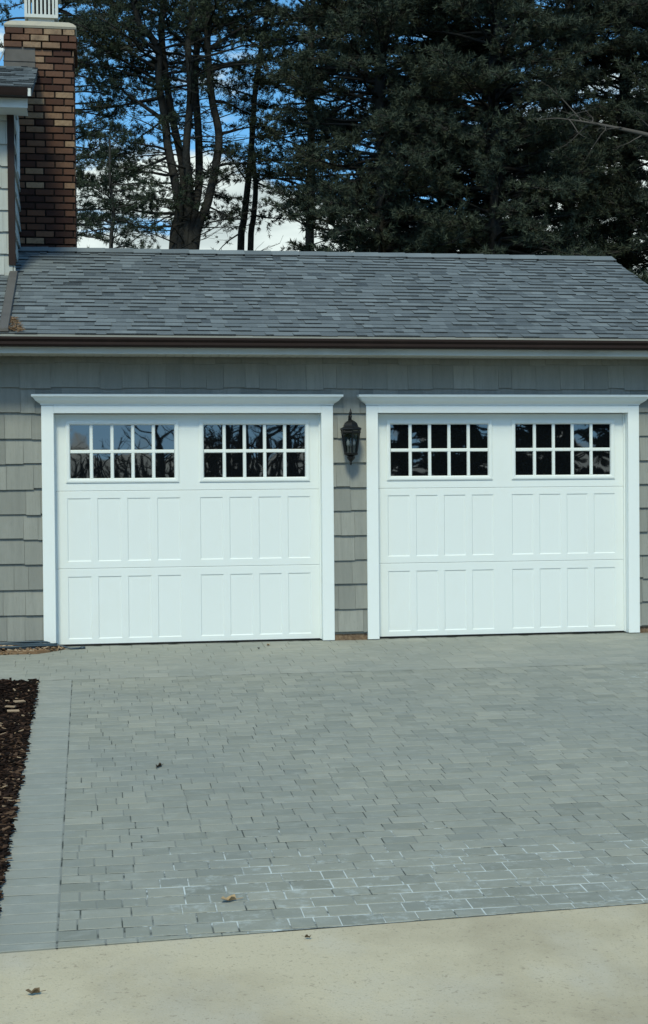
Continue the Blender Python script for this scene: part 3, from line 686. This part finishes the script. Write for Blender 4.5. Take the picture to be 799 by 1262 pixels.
# ------------------------------------------------------------------ trees
rng = np.random.default_rng(11)
def at(u, v, Y):
    """world point on the plane y=Y seen at photo position (u, v): used once to read positions off the photo"""
    d = Fv+Rv*((u-399.5)/1822.99)-Uv*((v-631)/1822.99); t = (Y-CAM.y)/d.y; return CAM+d*t
def smooth(pts, n=4):
    P = [np.array(p, float) for p in pts]; P = [2*P[0]-P[1]]+P+[2*P[-1]-P[-2]]; o = []
    for i in range(1, len(P)-2):
        for k in range(n):
            t = k/n; o.append(.5*((2*P[i])+(-P[i-1]+P[i+1])*t+(2*P[i-1]-5*P[i]+4*P[i+1]-P[i+2])*t*t+(-P[i-1]+3*P[i]-3*P[i+1]+P[i+2])*t**3))
    o.append(P[-2]); return o
def needles(pts, axes, name, m, parent, K=8, L=.13, wdt=.011, up=.25):
    """tufts of needle-shaped triangles, each fanned round its twig's axis"""
    P = np.repeat(np.array(pts), K, 0); A = np.repeat(np.array(axes), K, 0); n = len(P)
    D = rng.normal(size=(n, 3)); D /= np.linalg.norm(D, axis=1)[:, None]; D = D*.85+A*.8; D[:, 2] += up*.4; D /= np.linalg.norm(D, axis=1)[:, None]
    s = np.cross(D, rng.normal(size=(n, 3))); s /= np.linalg.norm(s, axis=1)[:, None]
    Ls = L*rng.uniform(.6, 1.15, n)[:, None]; P = P+rng.normal(size=(n, 3))*.015
    V = np.empty((n, 3, 3)); V[:, 0] = P-s*wdt; V[:, 1] = P+s*wdt; V[:, 2] = P+D*Ls
    me = bpy.data.meshes.new(name); me.vertices.add(n*3); me.vertices.foreach_set('co', V.reshape(-1).astype(np.float32))
    me.loops.add(n*3); me.loops.foreach_set('vertex_index', np.arange(n*3, dtype=np.int32)); me.polygons.add(n)
    me.polygons.foreach_set('loop_start', np.arange(0, n*3, 3, dtype=np.int32)); me.update()
    tn = np.repeat(np.clip(rng.normal(.5, .28, len(pts)), 0, 1), K)
    a = me.attributes.new('tone', 'FLOAT', 'FACE'); a.data.foreach_set('value', tn.astype(np.float32)); me.materials.append(m)
    o = bpy.data.objects.new(name, me); COL.objects.link(o)
    if parent: o.parent = parent; o.matrix_parent_inverse = Matrix.Translation(-parent.location)
    return o
def limb(b, p, d, L, r, T, A, dens=1.0, start=.35, droop=-.05, tw=.55, bare=False):
    """one bough: a curved branch with side twigs; tufts (T positions, A axes) on the outer part"""
    p = np.array(p, float); d = np.array(d, float); d /= np.linalg.norm(d); n = max(5, int(L/.35)); q = p.copy(); path = [q.copy()]; cur = d.copy()
    for i in range(n):
        cur = cur+rng.normal(size=3)*.10+np.array([0, 0, .05-droop*.0 if i > n*.5 else droop]); cur /= np.linalg.norm(cur); q = q+cur*L/n; path.append(q.copy())
    b.tube(path, [r*(1-.85*i/n) for i in range(n+1)], 5, False)
    path = np.array(path)
    nt_ = int(L*5.0*dens)
    for _ in range(nt_):
        t = start+(1-start)*rng.random()**.8; i = min(int(t*n), n-1); c = path[i]+(path[i+1]-path[i])*(t*n-i)
        ax = path[i+1]-path[i]; ax /= np.linalg.norm(ax); lat = np.cross(ax, [0, 0, 1]); lat /= (np.linalg.norm(lat)+1e-6)
        td = ax*rng.uniform(.2, 1)+lat*rng.choice([-1, 1])*rng.uniform(.3, 1)+np.array([0, 0, rng.uniform(-.1, .45)]); td /= np.linalg.norm(td)
        tl = L*tw*rng.uniform(.25, .6)*(1.15-t*.6); tl = min(max(tl, .18), 1.1); e = c+td*tl
        mid = (c+e)/2+rng.normal(size=3)*.04; b.tube([c, mid, e], [r*.28, r*.2, .004], 3, False)
        if bare: continue
        k = max(2, int(tl/.085))
        for j in range(k):
            f = .25+.75*(j+rng.random())/k; T.append(c+(e-c)*f+rng.normal(size=3)*.035); A.append(td)
def pine(name, label, grp, stems, base, limbs, seed, m=M_pine, dens=1.0, K=13, L=.10, wdt=.008, clumps=(), bares=()):
    """stems: list of (points, r0, r1); limbs(stem index) -> iterable of (point, dir, length, radius, droop)"""
    global rng
    rng = np.random.default_rng(seed); root = empty(name, base, label, 'tree', grp); b = MB(); T = []; A = []
    for (pts, r0, r1) in stems:
        sp_ = smooth(pts, 4); n = len(sp_); b.tube(sp_, [r0+(r1-r0)*i/(n-1) for i in range(n)], 9, False)
    for (p, d, l, r, dr) in limbs: limb(b, p, d, l, r, T, A, dens, droop=dr)
    for (p, d, l, r, dr) in bares: limb(b, p, d, l, r, [], [], 1.3, start=.15, droop=dr, bare=True)
    for (c, R, cnt) in clumps:                      # loose twig sprays out on thin boughs
        for _ in range(cnt):
            o = rng.normal(size=3)*np.array([R, R*.8, R*.5])*.55; s_ = np.array(c)+o; dd = o/np.linalg.norm(o)*.7+np.array([0, 0, .2])+rng.normal(size=3)*.3; dd /= np.linalg.norm(dd)
            tl = rng.uniform(.15, .4); b.tube([s_, s_+dd*tl], [.006, .003], 3, False)
            for j in range(max(2, int(tl/.09))): T.append(s_+dd*tl*rng.random()+rng.normal(size=3)*.03); A.append(dd)
    b.build('trunk', M_bark, root, True)
    if T: needles(T, A, 'crown', m, root, K, L, wdt)
    return root
def auto_limbs(pts, z0, z1, n, lmax, lmin, r=.045, up=.12, droop=-.04, az=None, seed=0, shape=.7):
    g = np.random.default_rng(seed); sp_ = np.array(smooth(pts, 6)); o = []
    for i in range(n):
        z = z0+(z1-z0)*((i+g.random())/n); j = int(np.argmin(abs(sp_[:, 2]-z))); c = sp_[j].copy(); c[2] = z if j not in (0, len(sp_)-1) else c[2]
        a = g.uniform(0, 2*math.pi) if az is None else g.uniform(*az); l = lmin+(lmax-lmin)*(1-((z-z0)/(z1-z0+1e-6))*shape)*g.uniform(.55, 1)
        o.append((c, (math.cos(a), math.sin(a), up+g.uniform(-.12, .22)), l, r*(.6+.4*l/lmax)*g.uniform(.7, 1.1), droop))
    return o
GT = 'pines standing behind the garage'
def ground_pt(u, Y, v=308): p = at(u, v, Y); return (p.x, Y, -.05)
def path(uvs, Y, up=None):
    p0 = at(uvs[0][0], uvs[0][1], Y); pts = [(p0.x+(.05), Y, -.1), (p0.x, Y, p0.z*.5)]
    for (u, v, *dy) in uvs: q = at(u, v, Y); pts.append((q.x, Y+(dy[0] if dy else 0), q.z))
    if up: pts.append((pts[-1][0]+up[0], pts[-1][1]+up[1], pts[-1][2]+up[2]))
    return pts
# the clump of five stems
Y1 = 19.0
st = [path([(214,308), (221,262), (216,225), (207,180), (204,150), (196,100), (196,65), (183,40), (170,22)], Y1, (-.6, 0, 3)),
      path([(221,308), (227,250,.2), (226,200,.3), (214,140,.4), (206,90,.4), (200,30,.4), (203,-10,.4)], Y1, (.1, 0, 3)),
      path([(228,308), (235,240,.1), (229,190,-.2), (234,120,-.3), (231,60,-.3), (238,0,-.3)], Y1, (.2, 0, 4)),
      path([(234,308), (246,230,.3), (247,160,.5), (243,90,.6), (247,30,.6), (250,-10,.6)], Y1, (.1, 0, 4)),
      path([(240,308), (256,250), (266,205), (270,165), (262,125), (258,85), (256,30)], Y1, (.1, 0, 4))]
zt = at(230, 0, Y1).z; zr = at(230, 308, Y1).z
def dirs(*l): return l
def spray(lst, Y): 
    """named boughs read from the photo: (u0,v0,u1,v1,radius)"""
    o = []
    for (u0, v0, u1, v1, r, *k) in lst:
        a = np.array(at(u0, v0, Y)); c = np.array(at(u1, v1, Y)); c[1] += (k[0] if k else 0); d = c-a; l = np.linalg.norm(d); o.append((a, d, l*1.02, r, 0.0))
    return o
lm = []
lm += spray([(204,150,135,100,.06), (200,120,110,118,.05,.8), (196,85,120,40,.05), (200,70,120,15,.045,-1), (214,190,140,215,.04,1), (220,215,120,240,.04,-1), (224,262,130,270,.045,.5),
             (228,275,160,296,.035,-.6), (270,165,330,150,.04,.5), (266,205,335,185,.04,-.8), (262,125,330,100,.045,1), (258,85,335,60,.05,.3), (258,60,340,25,.05,-.6), (250,250,300,275,.03,.4),
             (256,235,300,215,.03,-.4), (204,110,150,70,.04,1.4), (238,40,300,10,.05,1), (203,20,140,-15,.05), (214,140,160,160,.03,1.6), (207,185,150,180,.035,-1.2), (229,190,185,170,.03,-1.5)], Y1)
def blobs(lst, Y): return [(tuple(at(90+x/2.22, y/2.22, Y+dy)), r/2.22*.0185, n) for (x, y, r, n, dy) in lst]
cl = blobs([(80,60,70,60,0),(150,40,60,50,.5),(250,40,90,90,0),(430,40,80,70,.3),(340,40,70,60,-.4),(60,160,45,30,.5),(40,215,45,30,-.5),(95,240,35,22,0),(50,330,45,30,.8),(60,430,55,45,-.8),(30,500,45,30,0),
            (120,560,60,45,.4),(210,560,60,40,-.4),(330,150,50,30,.6),(420,220,65,50,-.2),(330,380,35,20,0),(400,600,45,34,.3),(360,500,30,16,.5),(30,620,50,30,.2),(130,640,50,30,-.3),(130,430,60,50,.5),(170,500,60,50,-.5),(90,520,55,40,.3),(190,600,50,36,.2),(240,560,40,20,.6),(100,350,45,30,-.4),(280,330,30,14,.5),(320,230,40,22,-.5)], Y1)
br = []
for i, s_ in enumerate(st): br += auto_limbs(s_, zr-.3, zt-.6, 13, 2.2, .8, .02, up=.1, seed=500+i, shape=.1)
br += spray([(214,190,120,175,.02), (218,225,105,230,.022,.4), (222,262,110,300,.02,-.4), (222,250,135,240,.018), (210,165,140,140,.02,.3), (250,230,300,245,.018), (256,210,300,190,.018), (262,180,310,200,.018,.5)], Y1)
for i, s_ in enumerate(st): lm += auto_limbs(s_, zt-1.9, zt+4.0, 26, 3.0, 1.2, .04, seed=20+i)
for i, s_ in enumerate(st): lm += auto_limbs(s_, zr+.6, zt-2.0, 8, 1.5, .5, .022, seed=40+i)
pine('pine_tree', 'tall white pine dividing low into five crooked stems, right of the chimney', GT, dens=1.7, clumps=cl, bares=br, stems=[(s_, .115 if i in (0, 4) else .105, .065) for i, s_ in enumerate(st)], base=(at(235,308,Y1).x, Y1, -.05), limbs=lm, seed=1)
# the slim pair
Y2 = 22.0
st = [path([(297,308), (301,270), (306,225), (311,170), (314,120), (322,60), (330,10)], Y2, (.3, 0, 3)), path([(309,308), (314,265,.2), (317,225,.3), (313,185,.3), (311,150,.2)], Y2)]
lm = spray([(311,170,365,160,.035), (314,120,270,90,.035,1), (316,225,360,250,.03), (301,270,265,262,.025,.5), (306,225,270,205,.03,-.7), (317,225,345,205,.03,1), (313,265,350,285,.028,-1), (300,285,262,300,.025,.8), (320,80,360,60,.04), (322,60,280,35,.04)], Y2)
lm += auto_limbs(st[0], at(300,60,Y2).z, at(300,-90,Y2).z, 30, 2.6, .9, .04, seed=60)
pine('pine_tree', 'slim pine with twin thin trunks crossing, between the five stemmed pine and the straight one', GT, [(st[0], .10, .05), (st[1], .09, .05)], (at(303,308,Y2).x, Y2, -.05), lm, 2, dens=1.7, clumps=blobs([(500,430,45,34,0),(540,380,35,20,.5),(460,300,30,16,-.5),(490,250,30,16,.3),(520,600,40,26,.4),(450,560,35,20,-.4),(480,90,60,45,0),(560,120,60,45,.5)], Y2))
# straight pine
Y3 = 20.0
st = path([(382,308), (383,240), (384,170), (383,110), (384,50), (386,0)], Y3, (0, 0, 4)); z0, z1 = at(383,270,Y3).z, at(383,0,Y3).z
lm = auto_limbs(st, at(383,235,Y3).z, at(383,60,Y3).z, 52, 2.0, .7, .035, seed=71, shape=.1)+auto_limbs(st, at(383,60,Y3).z, z1+3.5, 40, 2.6, .9, .04, seed=72, shape=.4)+auto_limbs(st, z0-.8, at(383,235,Y3).z, 8, 1.2, .5, .02, seed=73, shape=.1)
pine('pine_tree', 'straight single stemmed pine standing just left of the dark solid mass of conifers', GT, [(st, .12, .06)], (at(383,308,Y3).x, Y3, -.05), lm, 3, dens=1.6, clumps=blobs([(600,200,90,70,0),(700,260,80,60,.5),(560,330,60,40,-.5),(640,470,60,40,.3),(700,440,60,40,0),(600,60,80,60,.2),(720,120,60,40,-.3),(580,520,40,24,.4),(700,560,60,50,.2)], Y3))
# pine behind the chimney
Y4 = 21.0
st = path([(62,308), (60,200), (66,100), (60,0)], Y4, (0, 0, 4))
lm = auto_limbs(st, at(60,300,Y4).z, at(60,-60,Y4).z, 46, 2.4, 1.2, .04, seed=81, shape=.25, az=(-1.2, 1.2))+auto_limbs(st, at(60,110,Y4).z, at(60,-80,Y4).z, 22, 2.2, 1.0, .04, seed=82, shape=.2)
pine('pine_tree', 'dark pine mostly hidden behind the brick chimney, boughs showing on both its sides', GT, [(st, .15, .08)], (at(62,308,Y4).x, Y4, -.05), lm, 4, dens=1.3)
# small bushy pine low by the ridge left
Y5 = 17.5
st = path([(137,308), (140,270), (136,225)], Y5, (0, .1, .9))
lm = auto_limbs(st, at(138,305,Y5).z-.2, at(138,225,Y5).z, 22, 1.25, .6, .022, seed=91, shape=.4)
pine('young_pine_tree', 'small thin pine low behind the roof ridge next to the chimney', GT, [(st, .06, .02)], (at(137,308,Y5).x, Y5, -.05), lm, 5, dens=1.4)
# dense conifers on the right
dense = [(470, 16.5, 2.7, 'dense dark pine at the left edge of the solid evergreen mass'),
         (545, 18.5, 2.8, 'dense dark pine standing second in the evergreen mass, above the roof ridge middle'),
         (610, 15.5, 2.5, 'nearer dense pine third in the evergreen mass, above the right door'),
         (700, 20.0, 2.4, 'dark pine whose bare upper trunk crosses a small gap of blue sky'),
         (772, 17.0, 2.3, 'dark pine with its grey lower trunk showing above the right end of the roof'),
         (850, 15.5, 3.0, 'dense pine cut by the right edge of the photo')]
for i, (u, Y, lx, lab) in enumerate(dense):
    st = path([(u,308), (u+3,200), (u-2,100), (u+2,0)], Y, (0, 0, 3.5))
    lo = at(u, 330, Y).z-.6; hi = at(u, -60, Y).z
    if i == 3: lm = auto_limbs(st, lo, at(u,160,Y).z, 110, lx, 1.0, .04, seed=100+i, shape=.05)+auto_limbs(st, at(u,45,Y).z, hi, 45, lx, 1.0, .04, seed=120+i, shape=.1)
    elif i == 4: lm = auto_limbs(st, at(u,215,Y).z, hi, 130, lx, .9, .04, seed=100+i, shape=.1)+auto_limbs(st, lo, at(u,235,Y).z, 18, 1.5, .6, .03, seed=130)
    else: lm = auto_limbs(st, lo, hi, 215, lx, 1.0, .045, seed=100+i, shape=.12)
    pine('pine_tree', lab, GT, [(st, .17, .09)], (at(u,308,Y).x, Y, -.05), lm, 10+i, m=M_pine2, dens=1.75, K=12, L=.12, wdt=.0095)
# bare bough from a tree outside the frame
Y = 13.0
st = [tuple(at(u, v, Y)) for u, v in ((835,178), (800,167), (760,158), (725,151), (690,146))]
b = MB(); base = (st[0][0]+1.2, Y, -.05)
root = empty('bare_tree', base, 'leafless grey tree outside the right edge, one long bough reaching in', 'tree')
b.tube(smooth([(base[0], Y, -.1), (base[0]+.1, Y, 5), (base[0]-.1, Y, 10), (base[0], Y, 14)]), [.2]*5+[.16]*4+[.1]*4, 9, False)
b.tube(smooth([(base[0]-.1, Y, st[0][2]-.2)]+st), [.07-.003*i for i in range(21)], 7, False)
rng = np.random.default_rng(5)
for i in range(14):
    p = np.array(st[1+i % 4])+np.array([rng.uniform(-.2, .2), 0, 0]); limb(b, p, (rng.uniform(-1, .2), rng.uniform(-.6, .6), rng.uniform(-.5, .6)), rng.uniform(.5, 1.2), .014, [], [], .6, bare=True)
b.build('trunk', M_bare, root, True)

# ------------------------------------------------------------------ across the street (seen in the window panes, save the pines added as sky blockers)
def bare_tree(x, y, h, seed, label):
    global rng
    rng = np.random.default_rng(seed); root = empty('bare_tree', (x, y, gz(-10)), label, 'tree', 'leafless trees across the street'); b = MB()
    pts = [(x, y, gz(-10)-.1), (x+rng.normal()*.1, y, h*.3), (x+rng.normal()*.3, y, h*.6), (x+rng.normal()*.4, y, h)]
    sp_ = smooth(pts); b.tube(sp_, [h*.022*(1-.85*i/len(sp_)) for i in range(len(sp_))], 7, False)
    for (p, d, l, r, dr) in auto_limbs(pts, h*.12, h*.95, 34, h*.42, h*.12, h*.007, up=.7, seed=seed): limb(b, p, d, l, r, [], [], .9, start=.15, tw=.7, bare=True)
    b.build('trunk', M_bare, root, True)
for i, (x, y, h) in enumerate([(3.3, -46, 8), (4.6, -47, 9), (5.9, -45, 9), (7.2, -43, 10), (8.6, -46, 9), (9.9, -45, 10), (1.8, -49, 3.6), (-.4, -50, 3.3), (.8, -48, 3.0)]):
    bare_tree(x, y, h, 300+i, 'leafless tree across the street reflected in the left garage door windows')
b = MB(); brg = np.random.default_rng(9)
for k in range(420):
    x, y = brg.uniform(-6, 11), brg.uniform(-52, -49); hh = brg.uniform(1.6, 3.3) if x < 5 else brg.uniform(2.2, 4.2)
    b.tube([(x, y, -.6), (x+brg.normal()*.2, y, hh*.5-.3), (x+brg.normal()*.45, y+brg.normal()*.3, hh-.2)], [.09, .06, .02], 4, False)
tag(b.build('thicket', M_bare), 'low leafless thicket across the street reflected in the panes', kind='stuff')
for i, (x, y) in enumerate([(10.6, -34), (13.4, -32), (16.2, -34), (19.2, -33), (23, -34), (-9, -36), (-13, -38), (28, -36)]):
    st = [(x, y, -.6), (x+.1, y, 4), (x, y, 9), (x, y, 14)]
    lm = auto_limbs(st, -.3, 13.5, 150, 3.2, .7, .06, seed=400+i, shape=.75)
    pine('evergreen_tree', 'tall dark evergreen across the street reflected in the right garage door windows' if x > 0 else 'tall dark evergreen across the street, far left of the drive', 'evergreens across the street', [(st, .25, .04)], (x, y, -.57), lm, 50+i, m=M_pine, dens=.9, K=6, L=.30, wdt=.06)
for i, (x, y) in enumerate([(-5.5, -31), (-1.6, -33), (5.0, -32)]):  # pines added out of view to block low sky and darken the wall top
    st = [(x, y, -.6), (x+.2, y, 5), (x-.1, y, 10), (x+.1, y, 17)]
    lm = auto_limbs(st, 4.6, 16.5, 110, 3.6, 1.0, .06, seed=440+i, shape=.5)
    pine('tall_pine', ['tall pine across the street with a bare lower trunk, left of the drive', 'tall pine across the street with a bare lower trunk, straight behind the camera', 'tall pine across the street with a bare lower trunk, beside the dark evergreens'][i], 'tall pines across the street', [(st, .20, .04)], (x, y, -.57), lm, 70+i, m=M_pine, dens=.7, K=6, L=.30, wdt=.06)
